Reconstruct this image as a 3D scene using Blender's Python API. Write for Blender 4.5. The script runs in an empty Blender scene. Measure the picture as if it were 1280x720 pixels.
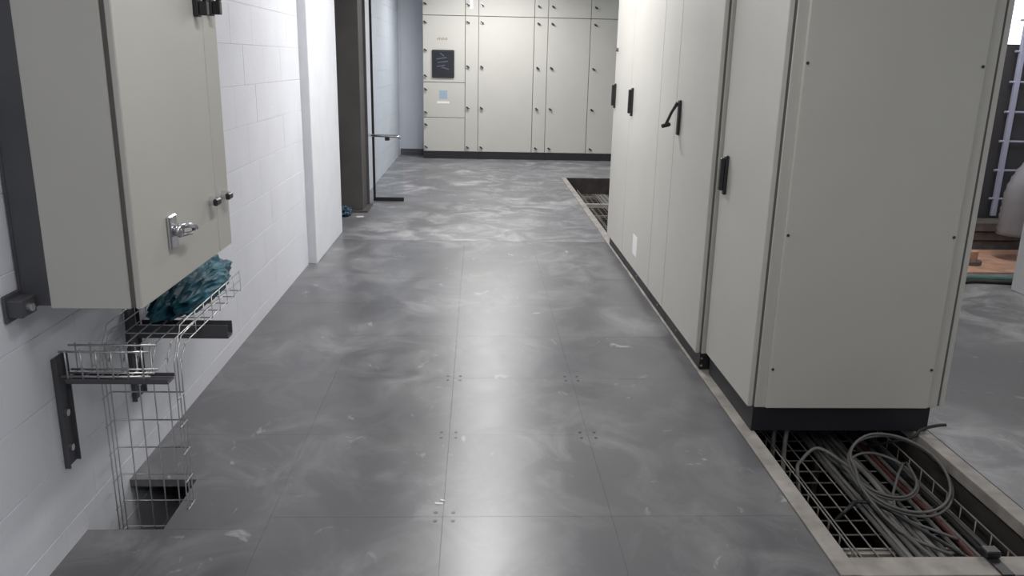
import bpy, bmesh, math, random
from mathutils import Vector, Matrix
random.seed(7)
S = bpy.context.scene
C = S.collection

# ------------------------------------------------------------------ camera
H = 1.55
cam_d = bpy.data.cameras.new('camera'); cam = bpy.data.objects.new('camera', cam_d); C.objects.link(cam)
dv = Vector((598-640, 75-360, 1019.0)).normalized()
dn = Vector((562-640, 4016-360, 1019.0)); dn = (dn - dv*dn.dot(dv)).normalized()
rv = dn.cross(dv)
ux = Vector((rv.x, dv.x, -dn.x)); uy = Vector((rv.y, dv.y, -dn.y)); uz = Vector((rv.z, dv.z, -dn.z))
M = Matrix((ux, -uy, -uz)).transposed().to_4x4(); M.translation = (0, 0, H)
cam.matrix_world = M
cam_d.sensor_width = 36.0; cam_d.lens = 1019/1280*36; cam_d.clip_start = 0.05
S.camera = cam

# ------------------------------------------------------------------ world, exposure
W = bpy.data.worlds.new('world'); S.world = W; W.use_nodes = True
W.node_tree.nodes['Background'].inputs[0].default_value = (0.80, 0.90, 1.0, 1)
W.node_tree.nodes['Background'].inputs[1].default_value = 2.5
S.view_settings.view_transform = 'Standard'; S.view_settings.look = 'None'
S.view_settings.exposure = 0.0; S.view_settings.gamma = 1.0
S.view_settings.use_curve_mapping = False
# the room's ceiling battens: (x, y, along-y?, watts)
LAMPS = [(0.1, 2.4, 20, 0), (0.1, 6.3, 70, 0), (0.15, 9.6, 40, 0), (0.25, 12.2, 58, 1), (0.3, -0.7, 32, 0), (3.9, 2.2, 24, 0), (3.9, 6.0, 34, 0), (3.9, 10.0, 30, 0)]  # the near right-hand lamp is added to light the nearest cabinet's side
CEIL = 3.4
HANG = 2.85           # unseen battens lowered on added rods to place the floor sheen

# ------------------------------------------------------------------ materials
def mat(name, col, rough=0.5, metal=0.0, var=0.0, vscale=6.0, bump=0.0, bscale=60.0, spec=None):
    m = bpy.data.materials.new(name); m.use_nodes = True
    nt = m.node_tree; b = nt.nodes['Principled BSDF']
    b.inputs['Base Color'].default_value = (*col, 1); b.inputs['Roughness'].default_value = rough
    b.inputs['Metallic'].default_value = metal
    if spec is not None: b.inputs['Specular IOR Level'].default_value = spec
    geo = nt.nodes.new('ShaderNodeNewGeometry')
    n = nt.nodes.new('ShaderNodeTexNoise'); n.inputs['Scale'].default_value = vscale; n.inputs['Detail'].default_value = 5
    nt.links.new(geo.outputs['Position'], n.inputs['Vector'])
    r = nt.nodes.new('ShaderNodeValToRGB')
    r.color_ramp.elements[0].position = 0.3; r.color_ramp.elements[1].position = 0.7
    v = max(var, 0.02)
    r.color_ramp.elements[0].color = (*[c*(1-v) for c in col], 1)
    r.color_ramp.elements[1].color = (*[min(1, c*(1+v)) for c in col], 1)
    nt.links.new(n.outputs['Fac'], r.inputs['Fac']); nt.links.new(r.outputs['Color'], b.inputs['Base Color'])
    if bump:
        n2 = nt.nodes.new('ShaderNodeTexNoise'); n2.inputs['Scale'].default_value = bscale; n2.inputs['Detail'].default_value = 4
        nt.links.new(geo.outputs['Position'], n2.inputs['Vector'])
        bp = nt.nodes.new('ShaderNodeBump'); bp.inputs['Strength'].default_value = bump; bp.inputs['Distance'].default_value = 0.004
        nt.links.new(n2.outputs['Fac'], bp.inputs['Height']); nt.links.new(bp.outputs['Normal'], b.inputs['Normal'])
    return m

def floor_mat(name, base, dust, lo, hi, stretch, rough, fine):
    """dusty floor: base tone, broad tonal clouds, chalky smears with their own shapes, small flecks"""
    m = bpy.data.materials.new(name); m.use_nodes = True
    nt = m.node_tree; L = nt.links.new; b = nt.nodes['Principled BSDF']
    geo = nt.nodes.new('ShaderNodeNewGeometry')
    def noise(scale, detail, vec, distort=0.0, rgh=0.5):
        n = nt.nodes.new('ShaderNodeTexNoise'); n.inputs['Scale'].default_value = scale; n.inputs['Detail'].default_value = detail
        n.inputs['Distortion'].default_value = distort; n.inputs['Roughness'].default_value = rgh
        L(vec, n.inputs['Vector']); return n.outputs['Fac']
    def ramp(fac, a, c):
        r = nt.nodes.new('ShaderNodeMapRange'); r.inputs['From Min'].default_value = a; r.inputs['From Max'].default_value = c
        L(fac, r.inputs['Value']); return r.outputs['Result']
    def mul(x, y):
        k = nt.nodes.new('ShaderNodeMath'); k.operation = 'MULTIPLY'; L(x, k.inputs[0])
        if isinstance(y, float): k.inputs[1].default_value = y
        else: L(y, k.inputs[1])
        return k.outputs[0]
    def mix(fac, a, c):
        x = nt.nodes.new('ShaderNodeMix'); x.data_type = 'RGBA'; L(fac, x.inputs[0])
        for s, q in ((6, a), (7, c)):
            if isinstance(q, tuple): x.inputs[s].default_value = (*q, 1)
            else: L(q, x.inputs[s])
        return x.outputs[2]
    mp = nt.nodes.new('ShaderNodeMapping'); mp.inputs['Scale'].default_value = stretch; L(geo.outputs['Position'], mp.inputs['Vector'])
    P = mp.outputs['Vector']
    clouds = ramp(noise(1.1, 4, P, 0.3), 0.32, 0.68)
    col = mix(clouds, tuple(c*0.80 for c in base), tuple(c*1.22 for c in base))
    warm = ramp(noise(0.7, 2, geo.outputs['Position']), 0.4, 0.75)
    col = mix(mul(warm, 0.6), col, (base[0]*0.86, base[1]*0.88, base[2]*1.02))
    smear = mul(ramp(noise(3.3, 9, P, 0.9, 0.64), lo, hi), ramp(noise(0.9, 3, geo.outputs['Position']), 0.32, 0.58))
    col = mix(mul(smear, 0.75), col, dust)
    fleck = mul(ramp(noise(9.0, 4, P, 1.0), 0.65, 0.72), ramp(noise(1.5, 2, P), 0.44, 0.58))
    col = mix(mul(fleck, fine), col, tuple(min(1, d*1.35) for d in dust))
    L(col, b.inputs['Base Color'])
    rr = nt.nodes.new('ShaderNodeMapRange'); rr.inputs['To Min'].default_value = rough; rr.inputs['To Max'].default_value = rough+0.10
    L(smear, rr.inputs['Value']); L(rr.outputs['Result'], b.inputs['Roughness'])
    b.inputs['Specular IOR Level'].default_value = 0.6
    bp = nt.nodes.new('ShaderNodeBump'); bp.inputs['Strength'].default_value = 0.12; bp.inputs['Distance'].default_value = 0.003
    L(noise(9.0, 5, geo.outputs['Position']), bp.inputs['Height']); L(bp.outputs['Normal'], b.inputs['Normal'])
    return m

MT = dict(
    block=mat('painted_block', (0.80, 0.81, 0.86), 0.6, var=0.03, vscale=3, bump=0.35, bscale=45),
    mortar=mat('painted_mortar', (0.74, 0.75, 0.79), 0.8, var=0.05, bump=0.4),
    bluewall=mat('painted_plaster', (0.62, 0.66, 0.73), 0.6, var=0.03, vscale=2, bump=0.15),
    shadeblock=mat('block_shaded_tint', (0.58, 0.61, 0.66), 0.6, var=0.03, vscale=3, bump=0.35, bscale=45),  # block paint darkened to blue-grey, the far wall's shade put into colour
    ceiling=mat('ceiling_paint', (0.55, 0.55, 0.55), 0.9, var=0.03),
    panel=floor_mat('floor_panel_vinyl', (0.120, 0.120, 0.126), (0.34, 0.34, 0.34), 0.44, 0.74, (1.0, 0.8, 1), 0.32, 0.7),
    concrete=floor_mat('power_floated_concrete', (0.150, 0.150, 0.154), (0.48, 0.48, 0.48), 0.45, 0.68, (0.9, 0.9, 1), 0.40, 0.35),
    slab=mat('rough_slab', (0.045, 0.038, 0.035), 0.9, var=0.25, vscale=8, bump=0.4),
    cab=mat('light_grey_powder_coat', (0.55, 0.54, 0.495), 0.38, var=0.012, vscale=3, bump=0.05, bscale=300),
    cabgap=mat('shadow_gap_gasket', (0.15, 0.14, 0.125), 0.8),
    black=mat('black_plinth_paint', (0.018, 0.018, 0.022), 0.45),
    blackp=mat('black_plastic', (0.02, 0.02, 0.022), 0.4),
    darksteel=mat('dark_grey_steel', (0.095, 0.096, 0.105), 0.55, 0.2, var=0.12),
    column=mat('brown_grey_primer', (0.085, 0.079, 0.077), 0.6, var=0.15, vscale=4),
    galv=mat('galvanised_wire', (0.62, 0.62, 0.62), 0.35, 0.85, var=0.08, vscale=30),
    brownwire=mat('brown_grey_wire', (0.27, 0.25, 0.23), 0.55, 0.4, var=0.25, vscale=20),  # darker and browner than the galvanised wire
    rail=mat('dusty_cream_steel', (0.33, 0.305, 0.28), 0.6, var=0.28, vscale=9, bump=0.2),
    chrome=mat('chrome', (0.75, 0.75, 0.77), 0.18, 1.0),
    grey=mat('grey_cable_sheath', (0.13, 0.126, 0.122), 0.5, var=0.1, vscale=12),
    pale=mat('pale_cable_sheath', (0.25, 0.24, 0.225), 0.5, var=0.1, vscale=12),
    blackc=mat('black_cable_sheath', (0.03, 0.03, 0.032), 0.45),
    red=mat('red_cable_sheath', (0.10, 0.03, 0.028), 0.5, var=0.1),
    teal=mat('teal_plastic_film', (0.010, 0.105, 0.150), 0.6, var=0.5, vscale=25),
    white=mat('white_sticker', (0.85, 0.85, 0.84), 0.5),
    whitewall=mat('white_column_paint', (0.78, 0.79, 0.82), 0.6, var=0.03),
    screen=mat('dark_screen_glass', (0.03, 0.032, 0.04), 0.12),
    screenf=mat('screen_streak', (0.12, 0.13, 0.16), 0.3),
    blue=mat('blue_grey_sticker', (0.33, 0.43, 0.52), 0.5),
    brown=mat('brown_print', (0.33, 0.28, 0.20), 0.6),
    screw=mat('screw_dark', (0.07, 0.07, 0.075), 0.4, 0.3),
    bluefilm=mat('dark_blue_film', (0.03, 0.07, 0.11), 0.3, var=0.4, vscale=30),
    card=mat('brown_cardboard', (0.50, 0.29, 0.20), 0.85, var=0.25, vscale=7),
    green=mat('green_hose', (0.05, 0.13, 0.10), 0.45),
    duct=mat('grey_flexible_duct', (0.30, 0.29, 0.31), 0.5, var=0.1),
    lilac=mat('pale_blue_steel', (0.45, 0.46, 0.60), 0.45),
    darkcab=mat('charcoal_enamel', (0.060, 0.056, 0.060), 0.35, var=0.1),
    timber=mat('grey_timber', (0.14, 0.12, 0.11), 0.8, var=0.3, vscale=12),
    housing=mat('lamp_housing', (0.8, 0.8, 0.8), 0.5),
)
g = bpy.data.materials.new('clear_glass'); g.use_nodes = True
gb = g.node_tree.nodes['Principled BSDF']; gb.inputs['Base Color'].default_value = (0.93, 0.96, 0.97, 1)
gb.inputs['Roughness'].default_value = 0.03; gb.inputs['Transmission Weight'].default_value = 1.0; gb.inputs['IOR'].default_value = 1.05
MT['glass'] = g
e = bpy.data.materials.new('lamp_diffuser'); e.use_nodes = True
eb = e.node_tree.nodes['Principled BSDF']; eb.inputs['Emission Color'].default_value = (1, 0.98, 0.95, 1); eb.inputs['Emission Strength'].default_value = 4
MT['lamp'] = e

# ------------------------------------------------------------------ helpers
def box(bm, x0, x1, y0, y1, z0, z1, bev=0.0, rot=None):
    r = bmesh.ops.create_cube(bm, size=1.0)
    vs = r['verts']
    bmesh.ops.scale(bm, vec=(x1-x0, y1-y0, z1-z0), verts=vs)
    if bev:
        es = list({ed for v in vs for ed in v.link_edges})
        res = bmesh.ops.bevel(bm, geom=es, offset=bev, segments=1, affect='EDGES', profile=0.5)
        vs = list({v for f in res['faces'] for v in f.verts} | {v for v in vs if v.is_valid})
        vs = [v for v in vs if v.is_valid]
        comp = set(); stack = [vs[0]]
        while stack:
            v = stack.pop()
            if v in comp: continue
            comp.add(v); stack += [ed.other_vert(v) for ed in v.link_edges]
        vs = list(comp)
    if rot is not None: bmesh.ops.rotate(bm, cent=(0, 0, 0), matrix=rot, verts=vs)
    bmesh.ops.translate(bm, vec=((x0+x1)/2, (y0+y1)/2, (z0+z1)/2), verts=vs)

def smooth_path(pts, n=6):
    P = [Vector(p) for p in pts]
    if len(P) < 3: return P
    Q = [P[0]*2-P[1]] + P + [P[-1]*2-P[-2]]
    out = []
    for i in range(1, len(Q)-2):
        for k in range(n):
            t = k/n; a, b, c, d = Q[i-1], Q[i], Q[i+1], Q[i+2]
            out.append(0.5*((2*b)+(c-a)*t+(2*a-5*b+4*c-d)*t*t+(3*b-a-3*c+d)*t**3))
    out.append(P[-1]); return out

def tube(bm, pts, r, seg=6):
    P = [Vector(p) for p in pts]; rings = []
    up = Vector((0.13, 0.21, 0.97)); prev = None
    for i, p in enumerate(P):
        t = (P[min(i+1, len(P)-1)] - P[max(i-1, 0)]).normalized()
        if prev is None:
            a = t.cross(up)
            if a.length < 0.1: a = t.cross(Vector((1, 0, 0)))
        else: a = prev - t*prev.dot(t)
        a.normalize(); prev = a; b = t.cross(a)
        rr = r[i] if isinstance(r, list) else r
        rings.append([bm.verts.new(p + (a*math.cos(q)+b*math.sin(q))*rr) for q in (2*math.pi*k/seg for k in range(seg))])
    for A, B in zip(rings, rings[1:]):
        for k in range(seg): bm.faces.new((A[k], A[(k+1) % seg], B[(k+1) % seg], B[k]))
    bm.faces.new(rings[0][::-1]); bm.faces.new(rings[-1])

def cyl(bm, p0, p1, r, seg=12, r2=None):
    tube(bm, [p0, p1], [r, r if r2 is None else r2], seg)

def obj(name, bm, m, parent=None, smooth=False):
    bmesh.ops.recalc_face_normals(bm, faces=bm.faces)
    me = bpy.data.meshes.new(name); bm.to_mesh(me); bm.free()
    me.materials.append(MT[m])
    if smooth: me.polygons.foreach_set('use_smooth', [True]*len(me.polygons))
    o = bpy.data.objects.new(name, me); C.objects.link(o)
    if parent is not None:
        o.parent = parent
        o.matrix_parent_inverse = (PW(parent)).inverted()
    return o
def PW(o):
    w = o.matrix_basis.copy()
    return w if o.parent is None else PW(o.parent) @ o.matrix_parent_inverse @ w
def ob(name, m, parent, *boxes, bev=0.0, smooth=False):
    bm = bmesh.new()
    for b in boxes: box(bm, *b, bev=bev)
    return obj(name, bm, m, parent, smooth)
def ot(name, m, parent, pts, r, seg=6, n=6, smooth=True):
    bm = bmesh.new(); tube(bm, smooth_path(pts, n) if n else pts, r, seg)
    return obj(name, bm, m, parent, smooth)
def tag(o, label, cat, group=None):
    o['label'] = label; o['category'] = cat
    if group: o['group'] = group
    return o
def thing(name, label, cat, loc, group=None):
    o = bpy.data.objects.new(name, None); o.empty_display_size = 0.1; C.objects.link(o); o.location = loc
    return tag(o, label, cat, group)
def struct(o, label=None):
    o['kind'] = 'structure'
    if label: o['label'] = label
    return o

# ------------------------------------------------------------------ the room
WX = -1.30; YB = 13.80; XR = 6.0; YF = -2.0; VOID = -0.85
TX0, TX1, TY0, TY1 = 1.23, 1.95, 2.296, 11.29          # cable trench
PX1 = 1.158                                            # edge of the panel floor
PY1 = 7.10

bm = bmesh.new()
box(bm, WX-0.7, XR, YF, YB, VOID-0.1, VOID)
obj_floor = obj('floor', bm, 'slab'); struct(obj_floor, 'floor of dusty grey panels and concrete over a cable void')
slabs = [(WX-0.7, 1.16, PY1+0.003, YB), (1.16, 1.955, TY1, YB), (2.02, XR, YF, YB), (1.955, 2.02, PY1+0.003, YB)]
for s in slabs:
    ob('concrete_slab', 'concrete', obj_floor, (s[0], s[1], s[2], s[3], VOID, 0.0))
ob('trench_side', 'slab', obj_floor, (PX1+0.004, 1.20, YF, PY1, VOID, -0.06))
ob('trench_side', 'slab', obj_floor, (1.962, 2.018, YF, PY1, VOID, -0.06))
ob('trench_shade_sheet', 'slab', obj_floor, (1.161, 1.20, PY1+0.004, TY1-0.001, VOID, -0.056))  # dark sheets added over the concrete so the far trench looks unlit
ob('trench_shade_sheet', 'slab', obj_floor, (1.20, 1.954, TY1-0.03, TY1-0.001, VOID, -0.004))
# panel floor
xs = [WX, -0.71, -0.11, 0.487, PX1]
ys = [2.553+0.65*k for k in range(-7, 8)]; ys[-1] = PY1
hx, hy0, hy1 = -1.05, 2.48, 2.82
cells = []
for i in range(4):
    for j in range(14):
        x0, x1, y0, y1 = xs[i], xs[i+1], ys[j], ys[j+1]
        if i == 0 and abs(y1-2.553) < 1e-6: y1 = hy0
        if i == 0 and abs(y0-2.553) < 1e-6:
            cells += [(hx, x1, hy0, hy1), (x0, x1, hy1, y1)]; continue
        cells.append((x0, x1, y0, y1))
panels = []
for (x0, x1, y0, y1) in cells:
    p = ob('floor_panel', 'panel', obj_floor, (x0+0.0002, x1-0.0002, y0+0.0002, y1-0.0002, -0.03, random.uniform(-0.0003, 0.0)), bev=0.0004)
    panels.append(((x0, x1, y0, y1), p))
ob('panel_stringer', 'darksteel', obj_floor, *[(x-0.015, x+0.015, YF, PY1-0.01, -0.075, -0.037) for x in (-0.71, -0.11, 0.487, 1.13)])
scr = bmesh.new(); cyl(scr, (0, 0, -0.002), (0, 0, 0.001), 0.0075, 10)
scr_me = None
for cx, cy in ((-0.105, 2.553), (-0.113, 3.203), (-0.108, 3.853), (0.487, 3.853), (0.487, 3.203)):
    for sx in (-1, 1):
        for sy in (-1, 1):
            px, py = cx+0.031*sx, cy+0.027*sy
            host = [p for (c, p) in panels if c[0] <= px <= c[1] and c[2] <= py <= c[3]][0]
            if scr_me is None:
                o = obj('screw', scr, 'screw', host); scr_me = o.data
            else:
                o = bpy.data.objects.new('screw', scr_me); C.objects.link(o); o.parent = host; o.matrix_parent_inverse = PW(host).inverted()
            o.location = (px, py, 0.0)

# left wall of painted blocks
CH, CL, Z0 = 0.2175, 0.435, 0.3 - 0.2175*4
bm = bmesh.new()
box(bm, WX-0.25, WX-0.003, YF, 7.30, VOID, CEIL)
box(bm, WX-0.25, WX-0.003, 8.95, YB, VOID, CEIL)
wl = struct(obj('wall_left', bm, 'mortar'), 'white painted concrete block wall on the left')
blk = {}
def block(y0, y1, k):
    """one block of a course, shared mesh for each length"""
    L = round(y1-y0, 4)
    if L not in blk:
        b = bmesh.new(); box(b, -0.1, 0.0, 0.0001, L-0.0001, 0.0014, CH-0.0014, bev=0.0008)
        o = obj('block', b, 'block', wl); blk[L] = o.data
    else:
        o = bpy.data.objects.new('block', blk[L]); C.objects.link(o); o.parent = wl
    o.location = (WX + random.uniform(-0.0006, 0.0006), y0, Z0+CH*k)
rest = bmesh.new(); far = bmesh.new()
for k in range(0, 19):
    z0 = Z0+CH*k
    if z0+CH > CEIL: break
    for (ya, yb) in ((YF, 7.30), (8.95, YB)):
        y = ya - (CL/2 if k % 2 else 0)
        while y < yb-0.01:
            a, b2 = max(y, ya), min(y+CL, yb)
            if 1.4 < b2 and a < 6.3 and 0 < k < 13: block(a, b2, k)
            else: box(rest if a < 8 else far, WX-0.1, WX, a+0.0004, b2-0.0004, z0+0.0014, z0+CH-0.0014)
            y += CL
for q, mm in ((rest, 'block'), (far, 'shadeblock')):
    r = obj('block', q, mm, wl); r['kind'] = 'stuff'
struct(ob('trim_1', 'whitewall', None, (WX-0.2, WX+0.065, 6.2, 7.42, 0.0, CEIL), bev=0.004), 'white painted pilaster projecting from the block wall')
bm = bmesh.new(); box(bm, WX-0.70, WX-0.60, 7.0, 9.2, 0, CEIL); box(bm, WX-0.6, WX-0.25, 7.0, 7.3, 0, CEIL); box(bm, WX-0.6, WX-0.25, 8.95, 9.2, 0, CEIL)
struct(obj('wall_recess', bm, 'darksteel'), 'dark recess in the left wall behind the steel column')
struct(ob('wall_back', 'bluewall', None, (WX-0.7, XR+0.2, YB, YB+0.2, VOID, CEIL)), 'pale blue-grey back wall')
struct(ob('baseboard_back', 'darksteel', None, (WX+0.02, -0.9, YB-0.015, YB, 0.0, 0.10)), 'dark skirting along the back wall')
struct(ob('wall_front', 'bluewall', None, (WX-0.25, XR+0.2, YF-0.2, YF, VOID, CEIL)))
# right wall with a window
wy0, wy1, wz0, wz1 = 8.05, 10.85, 1.66, 2.9
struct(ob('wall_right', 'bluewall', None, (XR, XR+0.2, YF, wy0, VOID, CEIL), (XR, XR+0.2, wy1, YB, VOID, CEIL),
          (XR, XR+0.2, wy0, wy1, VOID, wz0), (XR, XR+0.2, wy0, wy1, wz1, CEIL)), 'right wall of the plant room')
w1 = struct(ob('window_1', 'darksteel', None, (XR+0.06, XR+0.12, wy0, wy1, wz0, wz0+0.06), (XR+0.06, XR+0.12, wy0, wy1, wz1-0.06, wz1)), 'bright window in the right wall')
n = 5
for i in range(n+1):
    y = wy0+(wy1-wy0)*i/n
    ob('window_frame', 'lilac', w1, (XR+0.05, XR+0.13, y-0.03, y+0.03, wz0+0.06, wz1-0.06))
    if i < n: ob('pane', 'glass', w1, (XR+0.088, XR+0.094, y+0.03, y+(wy1-wy0)/n-0.03, wz0+0.06, wz1-0.06))
struct(ob('ceiling', 'ceiling', None, (WX-0.7, XR+0.2, YF-0.2, YB+0.2, CEIL, CEIL+0.15)))
# white column by the far floor
struct(ob('trim_2', 'whitewall', None, (3.93, 4.5, 4.9, 5.63, 0, CEIL), bev=0.006), 'white painted column at the right edge')

# ceiling battens
where = ['above the wall cabinet', 'above the middle of the corridor', 'above the steel column', 'crosswise above the switchboard', 'behind the camera', 'added to light the nearest cabinet and right floor', 'above the white column', 'above the far right floor']
for i, (x, y, w, turn) in enumerate(LAMPS):
    t = thing('ceiling_light', 'white fluorescent ceiling batten '+where[i], 'light', (x, y, CEIL), 'ceiling battens')
    a, b = (0.75, 0.06) if turn else (0.06, 0.75)
    ob('housing', 'housing', t, (x-a, x+a, y-b, y+b, HANG-0.07, HANG), bev=0.005)
    for q in (-0.8, 0.8): ob('suspension_rod', 'galv', t, (x+q*(a-0.01)-0.005, x+q*(a-0.01)+0.005, y+q*(b-0.01)-0.005, y+q*(b-0.01)+0.005, HANG, CEIL))
    ob('diffuser', 'lamp', t, (x-a+0.01, x+a-0.01, y-b+0.01, y+b-0.01, HANG-0.10, HANG-0.07), bev=0.01)
    ld = bpy.data.lights.new('tube_light', 'AREA'); ld.shape = 'RECTANGLE'; ld.size = 2*a-0.02; ld.size_y = 2*b-0.02; ld.energy = w
    ld.color = (1.0, 0.99, 0.985)
    lo = bpy.data.objects.new('tube_light', ld); C.objects.link(lo); lo.location = (x, y, HANG-0.105)
    lo.parent = t; lo.matrix_parent_inverse = PW(t).inverted()

# ------------------------------------------------------------------ trench frame
fr = thing('trench_frame', 'dusty cream steel frame around the open cable trench', 'frame', (1.2, 2.2, 0))
ob('side_rail', 'rail', fr, (PX1+0.006, TX0, 2.20, TY1, -0.05, 0.002), bev=0.002)
ob('side_rail', 'rail', fr, (TX1, 2.018, -1.0, PY1, -0.05, -0.001), bev=0.002)
ob('end_rail', 'rail', fr, (TX0, TX1, 2.196, TY0, -0.05, 0.002), bev=0.002)
ob('cross_bar', 'rail', fr, (TX0, TX1, 9.15, 9.20, -0.05, -0.004), bev=0.002)
ob('front_plate', 'panel', fr, (PX1+0.006, TX1, YF, 2.185, -0.035, 0.0), bev=0.002)
for xx in (TX0-0.05, TX1-0.05): ob('support_leg', 'darksteel', fr, (xx, xx+0.04, 2.22, 2.26, VOID, -0.05))

# ------------------------------------------------------------------ cabinet row on the right
def swing_handle(parent, x, y, z0, z1, open_=False):
    """black swing handle on a face that looks toward -x"""
    h = ob('handle', 'blackp', parent, (x-0.016, x, y-0.017, y+0.017, z0, z1), bev=0.004)
    h['label'] = 'black swing handle'
    if not open_:
        ob('grip', 'blackp', h, (x-0.036, x-0.016, y-0.012, y+0.012, z0+0.02, z1-0.012), bev=0.004)
    else:
        bm = bmesh.new(); tube(bm, [(x-0.02, y, z1-0.015), (x-0.048, y+0.012, z1-0.07), (x-0.075, y+0.02, z1-0.14)], [0.010, 0.008, 0.009], 8)
        cyl(bm, (x-0.095, y+0.015, z1-0.148), (x-0.05, y+0.035, z1-0.138), 0.012, 8)
        obj('grip', bm, 'blackp', h)
    return h
def row_cab(label, x0, x1, y0, y1, zb, zt, px0, px1, handle=None, open_=False, seam=0.010, near_panel=False):
    t = thing('cabinet', label, 'cabinet', ((x0+x1)/2, (y0+y1)/2, 0), 'cabinet row')
    dt = 0.022
    ob('plinth', 'black', t, (px0, px1, y0+0.002, y1-0.002, 0.003, zb), bev=0.002)
    ob('body', 'cab', t, (x0+dt+seam, x1-dt-seam, y0+0.001, y1-0.001, zb, zt), bev=0.003)
    ob('gasket', 'cabgap', t, (x0+dt, x0+dt+seam, y0+0.006, y1-0.006, zb+0.006, zt-0.006), (x1-dt-seam, x1-dt, y0+0.006, y1-0.006, zb+0.006, zt-0.006))
    d = ob('door', 'cab', t, (x0, x0+dt, y0+0.002, y1-0.002, zb+0.004, zt-0.004), bev=0.003)
    ob('back_panel', 'cab', t, (x1-dt, x1, y0+0.002, y1-0.002, zb+0.004, zt-0.004), bev=0.003)
    if handle: swing_handle(d, x0, handle[0], handle[1], handle[2], open_)
    if near_panel:
        a, b2 = x0+0.075, x1-0.085
        p = ob('side_panel', 'cab', t, (a, b2, y0-0.018, y0+0.001, zb+0.004, zt-0.01), bev=0.003)
        for z in (0.30, 0.885, 1.565, 2.0):
            for sx in (a+0.012, b2-0.012):
                bm = bmesh.new(); cyl(bm, (sx, y0-0.0205, z), (sx, y0-0.0175, z), 0.0065, 8); obj('screw', bm, 'screw', p)
    return t
CX1 = 2.045
row_cab('grey cabinet nearest the camera with a screwed side panel, above the cable trench', 1.185, 2.065, 3.24, 3.925, 0.115, 2.15, 1.212, 2.005, (3.832, 0.955, 1.14), near_panel=True)
b1 = row_cab('tall grey cabinet with an open lever handle beside the nearest cabinet', 1.15, CX1, 3.98, 4.80, 0.09, 2.25, 1.176, 2.01, (4.69, 1.16, 1.355), open_=True)
b2_ = row_cab('narrow plain grey cabinet door without a handle in the row', 1.15, CX1, 4.80, 5.24, 0.09, 2.25, 1.176, 2.01, None, seam=0.004)
b3 = row_cab('grey cabinet with a white label low on its door', 1.15, CX1, 5.24, 6.27, 0.09, 2.25, 1.176, 2.01, (6.17, 1.17, 1.375), seam=0.004)
b4 = row_cab('grey cabinet at the far end of the right-hand row', 1.15, CX1, 6.27, 7.04, 0.09, 2.25, 1.176, 2.01, (6.96, 1.185, 1.385), seam=0.004)
dd = [c for c in b3.children if c.name.startswith('door')][0]
ob('label_sticker', 'white', dd, (1.1485, 1.1505, 5.68, 5.84, 0.20, 0.345)); 
dd = [c for c in b4.children if c.name.startswith('door')][0]
bm = bmesh.new(); cyl(bm, (1.13, 6.95, 1.655), (1.15, 6.95, 1.655), 0.016, 10); obj('lock', bm, 'grey', dd)
# bolts on the plinth corner
pl = [c for c in b1.children if c.name.startswith('plinth')][0]
for (yy, zz) in ((3.9795, 0.065), (3.9795, 0.025)):
    bm = bmesh.new(); cyl(bm, (1.186, yy, zz), (1.186, yy+0.003, zz), 0.006, 8); obj('bolt', bm, 'galv', pl)

for c, yy in ((b1, 4.5), (b2_, 5.02), (b3, 5.75)):
    pl = [q for q in c.children if q.name.startswith('plinth')][0]
    bm = bmesh.new(); cyl(bm, (1.172, yy, 0.045), (1.1765, yy, 0.045), 0.008, 8); obj('bolt', bm, 'galv', pl)

# ------------------------------------------------------------------ switchboard at the far end
SY = 13.33
def lock(parent, x, z):
    bm = bmesh.new(); cyl(bm, (x, SY-0.018, z), (x, SY, z), 0.017, 10)
    k = obj('lock', bm, 'chrome', parent)
    bm = bmesh.new(); box(bm, -0.028, 0.028, -0.012, 0.012, -0.009, 0.009, bev=0.003, rot=Matrix.Rotation(0.6, 3, 'Y'))
    bmesh.ops.translate(bm, vec=(x+0.008, SY-0.026, z-0.004), verts=bm.verts)
    obj('lock_wing', bm, 'blackp', k)
def board(label, x0, x1, doors):
    t = thing('switchboard_cabinet', label, 'switchboard', ((x0+x1)/2, SY+0.2, 0), 'switchboard cabinets')
    ob('plinth', 'black', t, (x0+0.002, x1-0.002, SY+0.004, YB-0.03, 0.0, 0.115))
    ob('body', 'cab', t, (x0+0.001, x1-0.001, SY+0.022, YB-0.02, 0.115, 2.62))
    ob('gasket', 'cabgap', t, (x0+0.008, x1-0.008, SY+0.016, SY+0.022, 0.122, 2.61))
    ds = []
    for (a, b2, z0, z1, locks) in doors:
        d = ob('door', 'cab', t, (a+0.004, b2-0.004, SY, SY+0.016, z0+0.004, z1-0.004), bev=0.004)
        for (lx, lz) in locks: lock(d, lx, lz)
        ds.append(d)
    return t, ds
ZS, ZT, ZP = 2.205, 2.615, 0.115
X = [-0.872, -0.208, 0.0, 0.87, 1.085, 1.755, 2.55]
four = lambda x: [(x, 2.115), (x, 1.45), (x, 0.815), (x, 0.19)]
bA, dA = board('left switchboard cabinet with the black display screen', X[0], X[2], [
    (X[0], X[1], 1.197, ZS, [(-0.838, 2.105), (-0.838, 1.69), (-0.838, 1.30)]),
    (X[0], X[1], 0.651, 1.197, [(-0.838, 1.093), (-0.838, 0.735)]),
    (X[0], X[1], ZP, 0.651, [(-0.838, 0.545), (-0.838, 0.19)]),
    (X[0], X[1], ZS, ZT, [(-0.835, 2.375)]),
    (X[1], X[2], ZP, ZS, four(-0.172)), (X[1], X[2], ZS, ZT, [(-0.172, 2.37)])])
bB, dB = board('middle switchboard cabinet with one wide plain door', X[2], X[4], [
    (X[2], X[3], ZP, ZS, four(0.047)), (X[2], X[3], ZS, ZT, [(0.047, 2.37)]),
    (X[3], X[4], ZP, ZS, four(0.93)), (X[3], X[4], ZS, ZT, [(0.93, 2.37)])])
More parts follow.
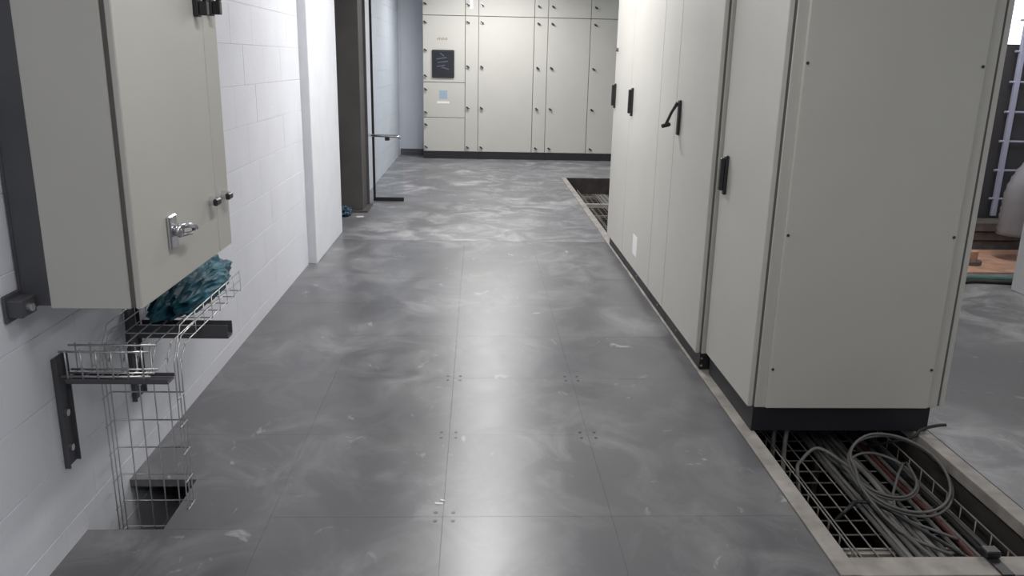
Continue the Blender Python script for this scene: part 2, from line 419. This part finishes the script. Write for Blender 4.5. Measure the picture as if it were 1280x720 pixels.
bC, dC = board('right switchboard cabinet partly hidden by the cabinet row', X[4], X[6], [
    (X[4], X[5], ZP, ZS, four(1.15)), (X[4], X[5], ZS, ZT, [(1.15, 2.37)]),
    (X[5], X[6], ZP, ZS, four(1.82)), (X[5], X[6], ZS, ZT, [(1.82, 2.37)])])
sc = ob('display', 'blackp', dA[0], (-0.727, -0.378, SY-0.03, SY, 1.27, 1.692), bev=0.008); sc['label'] = 'black display screen'
s2 = ob('screen', 'screen', sc, (-0.70, -0.405, SY-0.033, SY-0.029, 1.31, 1.665))
bm = bmesh.new()  # pale streaks painted on as the display's diagonal sheen
for (a, b2, c, d) in ((-0.60, 1.645, -0.54, 1.60), (-0.66, 1.55, -0.50, 1.58), (-0.64, 1.50, -0.48, 1.52), (-0.65, 1.44, -0.52, 1.46), (-0.58, 1.43, -0.46, 1.40)):
    dx, dz = c-a, d-b2; L = math.hypot(dx, dz); nx, nz = -dz/L*0.006, dx/L*0.006
    vs = [bm.verts.new(p) for p in ((a+nx, SY-0.0335, b2+nz), (a-nx, SY-0.0335, b2-nz), (c-nx, SY-0.0335, d-nz), (c+nx, SY-0.0335, d+nz))]
    bm.faces.new(vs)
obj('screen_sheen', bm, 'screenf', s2)
nm = ob('name_print', 'brown', dA[0], *[(-0.645+0.028*i, -0.627+0.028*i, SY-0.001, SY, 1.84, 1.87+0.01*(i % 2)) for i in range(6)])
ob('sticker', 'blue', dA[1], (-0.615, -0.49, SY-0.002, SY, 0.945, 1.075))
ob('label_plate', 'white', dA[1], (-0.65, -0.455, SY-0.003, SY, 0.87, 0.905))
ob('sticker', 'white', dA[5], (-0.14, -0.09, SY-0.002, SY, 2.31, 2.46))

# ------------------------------------------------------------------ wall cabinet on the left
LX0, LX1, LY0, LY1, LZ0, LZ1 = -1.205, -0.95, 2.262, 3.137, 0.845, 2.05
t = thing('wall_cabinet', 'light grey wall cabinet hung on the white block wall', 'cabinet', (-1.1, 2.7, LZ0))
ob('body', 'cab', t, (LX0, LX1-0.032, LY0, LY1, LZ0, LZ1), bev=0.003)
ob('gasket', 'cabgap', t, (LX1-0.032, LX1-0.018, LY0+0.006, LY1-0.006, LZ0+0.004, LZ1-0.006))
d1 = ob('door', 'cab', t, (LX1-0.018, LX1, LY0, 2.985, LZ0, LZ1), bev=0.003)
d2 = ob('door', 'cab', t, (LX1-0.018, LX1, 2.990, LY1, LZ0, LZ1), bev=0.003)
for d, y, z in ((d1, 2.915, 1.67), (d2, 3.06, 1.68)):
    h = ob('handle', 'blackp', d, (LX1, LX1+0.018, y-0.02, y+0.02, z, z+0.17), bev=0.004)
    ob('grip', 'blackp', h, (LX1+0.018, LX1+0.045, y-0.014, y+0.014, z+0.005, z+0.05), (LX1+0.03, LX1+0.045, y-0.014, y+0.014, z+0.05, z+0.15), bev=0.003)
for d, y, z in ((d1, 2.915, 1.048), (d2, 3.06, 1.046)):
    bm = bmesh.new(); cyl(bm, (LX1, y, z), (LX1+0.022, y, z), 0.017, 12); k = obj('lock', bm, 'chrome', d)
    bm = bmesh.new(); box(bm, LX1+0.02, LX1+0.036, y-0.03, y+0.02, z-0.014, z+0.010, bev=0.004); obj('lock_wing', bm, 'blackp', k)
h = ob('lever_lock', 'chrome', d1, (LX1, LX1+0.012, 2.495, 2.555, 0.965, 1.07), bev=0.004); h['label'] = 'chrome lever lock'
bm = bmesh.new(); cyl(bm, (LX1+0.012, 2.53, 1.02), (LX1+0.035, 2.53, 1.02), 0.018, 12)
tube(bm, [(LX1+0.03, 2.52, 1.035), (LX1+0.045, 2.57, 1.03), (LX1+0.045, 2.625, 1.01)], [0.010, 0.009, 0.008], 8)
tube(bm, [(LX1+0.025, 2.53, 1.005), (LX1+0.04, 2.59, 1.0), (LX1+0.04, 2.64, 1.012)], [0.008, 0.007, 0.007], 8)
obj('lever', bm, 'chrome', h, True)
# mounting posts behind the cabinet
for y, lab in ((2.275, 'dark steel mounting post behind the near end of the wall cabinet'), (3.05, 'dark steel mounting post behind the far end of the wall cabinet')):
    p = thing('mounting_post', lab, 'post', (WX+0.05, y, LZ0), 'cabinet mounting posts')
    ob('upright', 'darksteel', p, (WX+0.002, WX+0.012, y, y+0.085, LZ0-0.02, 2.1), (WX+0.012, LX0-0.001, y, y+0.012, LZ0+0.005, 2.1), bev=0.002)
    f = ob('foot_clamp', 'darksteel', p, (WX+0.002, WX+0.05, y-0.075, y+0.0, 0.835, 0.885), (WX+0.002, WX+0.01, y-0.085, y, 0.82, 0.90), bev=0.003)
    bm = bmesh.new(); cyl(bm, (WX+0.01, y-0.045, 0.86), (WX+0.065, y-0.045, 0.86), 0.011, 8); obj('bolt', bm, 'galv', f)

# cantilever brackets
def bracket(label, y, x1, w, za):
    t = thing('cantilever_bracket', label, 'bracket', (WX, y, 0.28), 'cable tray brackets')
    bm = bmesh.new()
    box(bm, WX+0.001, WX+0.006, y-w, y+w, 0.272, 0.64); box(bm, WX+0.006, WX+0.018, y-w, y-w+0.005, 0.272, 0.64); box(bm, WX+0.006, WX+0.018, y+w-0.005, y+w, 0.272, 0.64)
    u = obj('upright', bm, 'darksteel', t)
    ob('arm', 'darksteel', t, (WX+0.033, x1, y-0.03, y-0.026, za+0.006, 0.575), (WX+0.033, x1, y+0.026, y+0.03, za+0.006, 0.575), (WX+0.033, x1, y-0.026, y+0.026, za, za+0.006), bev=0.0008)
    for z in (0.33, 0.45):
        bm = bmesh.new(); cyl(bm, (WX+0.006, y, z), (WX+0.016, y, z), 0.012, 6); obj('bolt', bm, 'galv', u)
    return t
bracket('dark steel bracket holding the short basket close to the camera', 2.43, -0.955, 0.036, 0.557)
bracket('dark steel bracket under the teal film in the basket', 2.97, -0.93, 0.05, 0.520)

# short basket running out from the wall
def wires(t, name, paths, r, n=0, m='galv'):
    for p in paths: ot(name, m, t, p, r, 6, n)
R0 = 0.0024
t = thing('cable_basket', 'short wire cable basket sticking out from the wall below the cabinet', 'cable basket', (-1.15, 2.43, 0.58), 'wire cable baskets')
xa, xb = -1.275, -1.005
wires(t, 'wire', [[(xa, y, z), (xb, y, z)] for (y, z) in ((2.400, 0.665), (2.400, 0.584), (2.430, 0.584), (2.462, 0.584), (2.462, 0.665))], 0.0036)
wires(t, 'cross_wire', [[(x, 2.397, 0.672), (x, 2.397, 0.579), (x, 2.465, 0.579), (x, 2.465, 0.672)] for x in [xa+0.02+0.046*i for i in range(6)]], 0.003)

# long basket: along the wall, then down through the floor opening
t = thing('cable_basket', 'wire cable basket running along the wall then down into the floor opening', 'cable basket', (-1.13, 2.7, 0), 'wire cable baskets')
xl, xr = -1.255, -1.01
zb, ztp = 0.583, 0.66
fx = [xl+(xr-xl)*i/5 for i in range(6)]
for x in fx: ot('wire', 'galv', t, [(x, 3.42, zb), (x, 2.78, zb), (x, 2.72, zb-0.01), (x, 2.675, zb-0.055), (x, 2.665, zb-0.12), (x, 2.665, -0.40)], R0, 6, 3)
for x in (xl, xr):
    for dz in (0.04, 0.078):
        ot('wire', 'galv', t, [(x, 3.42, zb+dz), (x, 2.76, zb+dz), (x, 2.68, zb+dz-0.02), (x, 2.665-dz*0.6, zb-0.02), (x, 2.665-dz*0.75, zb-0.12), (x, 2.665-dz*0.75, -0.40)], R0, 6, 3)
for y in [3.40-0.095*i for i in range(7)]:
    ot('cross_wire', 'galv', t, [(xl-0.003, y, ztp+0.006), (xl-0.003, y, zb-0.004), (xr+0.003, y, zb-0.004), (xr+0.003, y, ztp+0.006)], R0, 6, 0)
for z in [0.42-0.105*i for i in range(8)]:
    ot('cross_wire', 'galv', t, [(xl-0.003, 2.605, z), (xl-0.003, 2.669, z), (xr+0.003, 2.669, z), (xr+0.003, 2.605, z)], R0+0.0004, 6, 0)

# crumpled teal film in the basket
from mathutils import noise as mnoise
def crumple(name, m, x0, x1, y0, y1, z0, z1, seed, sub=4, amp=0.20, fr=1.2):
    bm = bmesh.new(); bmesh.ops.create_icosphere(bm, subdivisions=sub, radius=1.0)
    off = Vector((seed*3.1, seed*1.7, seed*0.9))
    for v in bm.verts:                                    # sharp folds: ridged noise, two sizes
        p = Vector((v.co.x*2.2, v.co.y*1.1, v.co.z*1.3))*fr+off
        s1 = 1-abs(mnoise.noise(p))*2.2; s2 = 1-abs(mnoise.noise(p*2.3))*2.0
        v.co = v.co*(1-amp+amp*(0.8*s1+0.5*s2)) + Vector((mnoise.noise(p+Vector((9, 0, 0))), mnoise.noise(p+Vector((0, 9, 0))), mnoise.noise(p+Vector((0, 0, 9)))))*0.12
    A = [[v.co[k] for v in bm.verts] for k in range(3)]; lo = [min(a) for a in A]; hi = [max(a) for a in A]
    B = ((x0, x1), (y0, y1), (z0-0.02, z1))
    for v in bm.verts:
        c = [B[k][0]+(B[k][1]-B[k][0])*(v.co[k]-lo[k])/(hi[k]-lo[k]) for k in range(3)]
        v.co = (c[0], c[1], max(z0, c[2]))
    return obj(name, bm, m)
o = crumple('plastic_film', 'teal', -1.240, -1.013, 2.77, 3.56, 0.590, 0.755, 3, 5)
tag(o, 'crumpled dark teal plastic film stuffed in the wire basket under the wall cabinet', 'film')

# ------------------------------------------------------------------ steel column, glass, litter on the left
t = thing('steel_column', 'dark brown-grey steel column behind the white pilaster', 'column', (-1.4, 8.6, 0))
ob('flange', 'column', t, (-1.66, -1.185, 8.45, 8.474, 0.02, CEIL), bev=0.002)
ob('flange', 'column', t, (-1.66, -1.165, 8.83, 8.854, 0.02, CEIL), bev=0.002)
ob('web', 'column', t, (-1.44, -1.415, 8.474, 8.83, 0.02, CEIL))
ob('side_plate', 'column', t, (-1.20, -1.190, 8.474, 8.83, 0.02, CEIL))
ob('base_plate', 'column', t, (-1.70, -1.135, 8.42, 8.88, 0.0, 0.02), bev=0.003)
t = thing('glass_panel', 'clear glass panel with black edge seal beside the steel column', 'glass panel', (-0.98, 9.17, 0))
ob('glass', 'glass', t, (-1.14, -0.83, 9.166, 9.174, 0.03, 2.5))
ob('edge_seal', 'blackp', t, (-1.165, -1.14, 9.155, 9.185, 0.0, 2.5), bev=0.003)
ob('bottom_rail', 'blackp', t, (-1.14, -0.825, 9.15, 9.19, 0.0, 0.04), bev=0.004)
b = ot('grab_bar', 'chrome', t, [(-1.21, 9.13, 0.73), (-1.0, 9.12, 0.725), (-0.88, 9.12, 0.72), (-0.855, 9.13, 0.70)], 0.016, 10, 4)
ob('bar_clamp', 'blackp', b, (-1.02, -0.97, 9.115, 9.165, 0.675, 0.712), bev=0.004)
o = crumple("plastic_film", "bluefilm", -1.42, -1.26, 8.12, 8.34, 0.0, 0.10, 11, 4, 0.35, 2.0); tag(o, 'small crumpled dark blue film on the floor by the steel column', 'film')
def scrap(label, x, y, w, d, a):
    bm = bmesh.new(); box(bm, -w/2, w/2, -d/2, d/2, -0.001, 0.001, bev=0.0004, rot=Matrix.Rotation(a, 3, 'Z'))
    bmesh.ops.translate(bm, vec=(x, y, 0.0012), verts=bm.verts)
    tag(obj('paper_scrap', bm, 'white'), label, 'scrap', 'paper scraps on the floor')
scrap('larger white scrap lying on the panels next to the floor screws', -0.128, 2.640, 0.030, 0.012, -0.1)
scrap('smaller white scrap lying on the panels next to the floor screws', -0.116, 2.662, 0.018, 0.010, -0.35)
scrap('white scrap on the floor by the foot of the steel column', -1.18, 8.18, 0.07, 0.05, 0.3)

# ------------------------------------------------------------------ trench contents
t = thing('cable_basket', 'wide wire cable basket lying in the trench under the cabinet row', 'cable basket', (1.65, 4, -0.17), 'wire cable baskets')
zb = -0.17
bx0, bx1 = 1.35, 1.925
for i in range(10):
    x = bx0+(bx1-bx0)*i/9
    ot('wire', 'brownwire', t, [(x, 2.35, zb), (x, 10.9, zb)], 0.0036, 6, 0)
for x in (bx0, bx1): ot('wire', 'brownwire', t, [(x, 2.35, zb+0.06), (x, 10.9, zb+0.06)], 0.0036, 6, 0)
y = 2.40
while y < 10.9:
    if y < 3.9 or y > 7.0: ot('cross_wire', 'brownwire', t, [(bx0, y, zb+0.062), (bx0, y, zb-0.004), (bx1, y, zb-0.004), (bx1, y, zb+0.062)], 0.0036, 6, 0)
    y += 0.1
for yy in (2.6, 4.0, 6.0, 7.6, 9.4, 10.8):
    ob('support_foot', 'rail', t, (bx0+0.03, bx0+0.06, yy-0.02, yy+0.02, VOID, zb-0.04), (bx1-0.06, bx1-0.03, yy-0.02, yy+0.02, VOID, zb-0.04), (bx0, bx1, yy-0.02, yy+0.02, zb-0.04, zb-0.008))
rnd = random.Random(5)
look = [('grey', 0.010, 1.555), ('pale', 0.008, 1.583), ('grey', 0.012, 1.612), ('pale', 0.009, 1.642), ('grey', 0.009, 1.668), ('pale', 0.011, 1.697), ('grey', 0.008, 1.726),
        ('grey', 0.009, 1.776), ('red', 0.010, 1.806), ('grey', 0.009, 1.836), ('blackc', 0.010, 1.864), ('grey', 0.009, 1.892)]
names = ['leftmost mid-grey cable of the straight bundle in the trench', 'thin pale cable second from the left in the trench bundle', 'thick mid-grey cable third from the left in the trench bundle',
         'pale cable fourth from the left in the trench bundle', 'mid-grey cable fifth from the left in the trench bundle', 'thick pale cable sixth from the left in the trench bundle',
         'thin mid-grey cable at the right side of the trench bundle', 'mid-grey cable just left of the dark red cable in the trench', 'dark red cable lying along the trench',
         'mid-grey cable just right of the dark red cable in the trench', 'black cable lying along the right side of the trench', 'rightmost mid-grey cable beside the trench wall']
for i, (m, rr, x) in enumerate(look):
    z = zb+rr+0.0045
    pts = [(x+rnd.uniform(-.003, .003), y, z+rnd.choice((0, 0, 0.006, 0.010))) for y in (2.32, 2.6, 2.85, 3.1, 3.4, 3.8, 5.0, 7.2, 8.5, 9.8, 10.8)]
    tag(ot('cable', m, None, pts, rr, 6, 4), names[i], 'cable', 'cables lying along the trench')
# coils and loose cables
def coil(label, m, c, ra, rb, tilt, turns, r, seed, tail):
    rn = random.Random(seed); pts = []
    N = 14
    for k in range(int(turns*N)+1):
        a = 2*math.pi*k/N + math.pi
        q = 1+rn.uniform(-.02, .02)-0.03*(k//N)
        x, y = ra*q*math.cos(a), rb*q*math.sin(a)
        pts.append((c[0]+x, c[1]+y*math.cos(tilt), c[2]+y*math.sin(tilt)+0.012*(k//N)))
    pts = tail[0]+pts+tail[1]
    tag(ot('cable', m, None, pts, r, 6, 3), label, 'cable')
coil('grey cable coiled in large loops on top of the trench bundle', 'grey', (1.735, 2.94, -0.045), 0.20, 0.21, 0.38, 2.0, 0.0062, 2,
     ([(1.62, 3.45, -0.130), (1.58, 3.2, -0.100)], [(1.54, 2.85, -0.060), (1.60, 2.65, -0.125), (1.72, 2.5, -0.130)]))
coil('grey cable in a small loop inside the large coil', 'grey', (1.70, 3.0, -0.085), 0.13, 0.15, 0.2, 1.6, 0.006, 4,
     ([(1.66, 3.6, -0.130), (1.58, 3.3, -0.130)], [(1.66, 2.8, -0.130), (1.80, 2.6, -0.130)]))
tag(ot('cable', 'grey', None, [(1.37, 2.95, -0.300), (1.36, 3.05, -0.100), (1.40, 3.12, -0.080), (1.47, 3.14, -0.030), (1.54, 3.08, -0.050), (1.575, 2.98, -0.070), (1.58, 2.85, -0.125), (1.62, 2.6, -0.130), (1.66, 2.36, -0.130)], 0.008, 6, 6), 'grey cable arching up at the left of the trench', 'cable')
tag(ot('cable', 'grey', None, [(1.36, 3.30, -0.300), (1.355, 3.33, -0.125), (1.37, 3.37, 0.000)], 0.011, 8, 5), 'left grey cable rising out of the trench into the nearest cabinet', 'cable', 'cables rising into the cabinet')
tag(ot('cable', 'pale', None, [(1.40, 3.28, -0.300), (1.405, 3.32, -0.125), (1.43, 3.37, 0.000)], 0.011, 8, 5), 'right pale cable rising out of the trench into the nearest cabinet', 'cable', 'cables rising into the cabinet')
tag(ot('cable', 'blackc', None, [(1.38, 2.85, -0.300), (1.46, 2.80, -0.130), (1.54, 2.86, -0.125), (1.62, 2.80, -0.120), (1.70, 2.65, -0.130), (1.78, 2.45, -0.130), (1.82, 2.34, -0.130)], 0.008, 6, 6), 'black cable crossing the trench in front of the coil', 'cable')
tag(ot('cable', 'blackc', None, [(1.80, 3.35, -0.125), (1.925, 3.22, -0.02), (1.96, 3.215, 0.022), (2.03, 3.21, 0.045), (2.065, 3.205, 0.050)], 0.007, 6, 6), 'black cable end poking out beside the cabinet plinth', 'cable')
t = thing('cable_strap', 'black strap wrapped over the trench end rail', 'strap', (1.70, 2.25, 0))
ob('band', 'blackp', t, (1.682, 1.722, 2.186, 2.306, 0.0022, 0.009), (1.682, 1.722, 2.297, 2.306, -0.06, 0.0022), bev=0.001)
ob('buckle', 'blackp', t, (1.676, 1.728, 2.270, 2.312, 0.009, 0.034), bev=0.004)
for (x, yy) in ((1.42, 2.75), (1.55, 2.52)):
    pass

# ------------------------------------------------------------------ storage area behind, seen past the cabinet on the right
t = thing('steel_locker', 'tall charcoal steel locker far behind the cabinet at the right', 'locker', (4.3, 7.6, 0))
ob('body', 'darkcab', t, (3.55, 5.2, 7.32, 7.8, 0.13, 1.78), bev=0.005)
ob('door', 'darkcab', t, (3.57, 4.36, 7.30, 7.32, 0.16, 1.10), bev=0.004)
ob('door', 'darkcab', t, (3.57, 4.36, 7.30, 7.32, 1.12, 1.76), bev=0.004)
ob('door', 'darkcab', t, (4.38, 5.18, 7.30, 7.32, 0.16, 1.76), bev=0.004)
ob('leg', 'darkcab', t, (3.57, 3.62, 7.35, 7.4, 0, 0.13)); ob('leg', 'darkcab', t, (5.13, 5.18, 7.35, 7.4, 0, 0.13))
ob('leg', 'darkcab', t, (3.57, 3.62, 7.72, 7.77, 0, 0.13)); ob('leg', 'darkcab', t, (5.13, 5.18, 7.72, 7.77, 0, 0.13))
ob('trim_strip', 'chrome', t, (3.57, 4.5, 7.288, 7.30, 1.105, 1.118))
for i, z in enumerate((0.0, 0.085, 0.17)):
    tag(ob('timber_plank', 'timber', None, (3.50+0.05*i, 4.9, 7.0-0.02*i, 7.22, z, z+0.075), bev=0.004), ['lowest', 'middle', 'topmost'][i]+' grey plank of the stack in front of the charcoal locker', 'plank', 'stacked planks')
t = tag(ob('cardboard_sheet', 'card', None, (3.45, 4.9, 6.12, 6.95, 0.0, 0.008), bev=0.002), 'flat brown cardboard sheet on the floor behind the hose', 'cardboard')
t = thing('pipe_fitting', 'small brown pipe fitting on the cardboard sheet', 'fitting', (4.08, 6.40, 0.008))
bm = bmesh.new(); cyl(bm, (4.08, 6.40, 0.008), (4.08, 6.40, 0.04), 0.085, 14); obj('flange', bm, 'timber', t)
bm = bmesh.new(); cyl(bm, (4.08, 6.40, 0.04), (4.08, 6.40, 0.12), 0.05, 14); obj('neck', bm, 'card', t)
for i, (m, dy, rr, lab) in enumerate((('green', 0.0, 0.022, 'green hose curving over the floor near the white column'), ('blackc', -0.06, 0.016, 'black hose in front of the green hose'), ('pale', 0.06, 0.016, 'pale hose behind the green hose'))):
    tag(ot('hose', m, None, [(3.35, 5.66+dy, rr), (3.55, 5.80+dy, rr), (3.75, 5.87+dy, rr), (3.95, 5.85+dy, rr), (4.15, 5.82+dy, rr), (4.6, 5.84+dy, rr)], rr, 8, 6), lab, 'hose', 'hoses on the floor')
bm = bmesh.new()
path = smooth_path([(5.2, 6.60, 0.86), (4.86, 6.60, 0.85), (4.66, 6.60, 0.76), (4.56, 6.60, 0.60), (4.54, 6.60, 0.40), (4.54, 6.60, 0.22)], 7)
tube(bm, path, [0.125+0.008*(i % 2) for i in range(len(path))], 16)
tag(obj('flexible_duct', bm, 'duct', None, True), 'bent grey flexible duct in front of the charcoal locker', 'duct')
t = thing('ladder', 'pale blue steel ladder leaning in front of the charcoal locker', 'ladder', (4.9, 7.26, 0.26))
for x in (4.74, 5.06): ob('stile', 'lilac', t, (x, x+0.045, 7.24, 7.275, 0.26, 2.2), bev=0.004)
for i in range(7):
    bm = bmesh.new(); cyl(bm, (4.70, 7.258, 0.42+0.26*i), (5.06, 7.258, 0.42+0.26*i), 0.010, 8); obj('rung', bm, 'lilac', t)
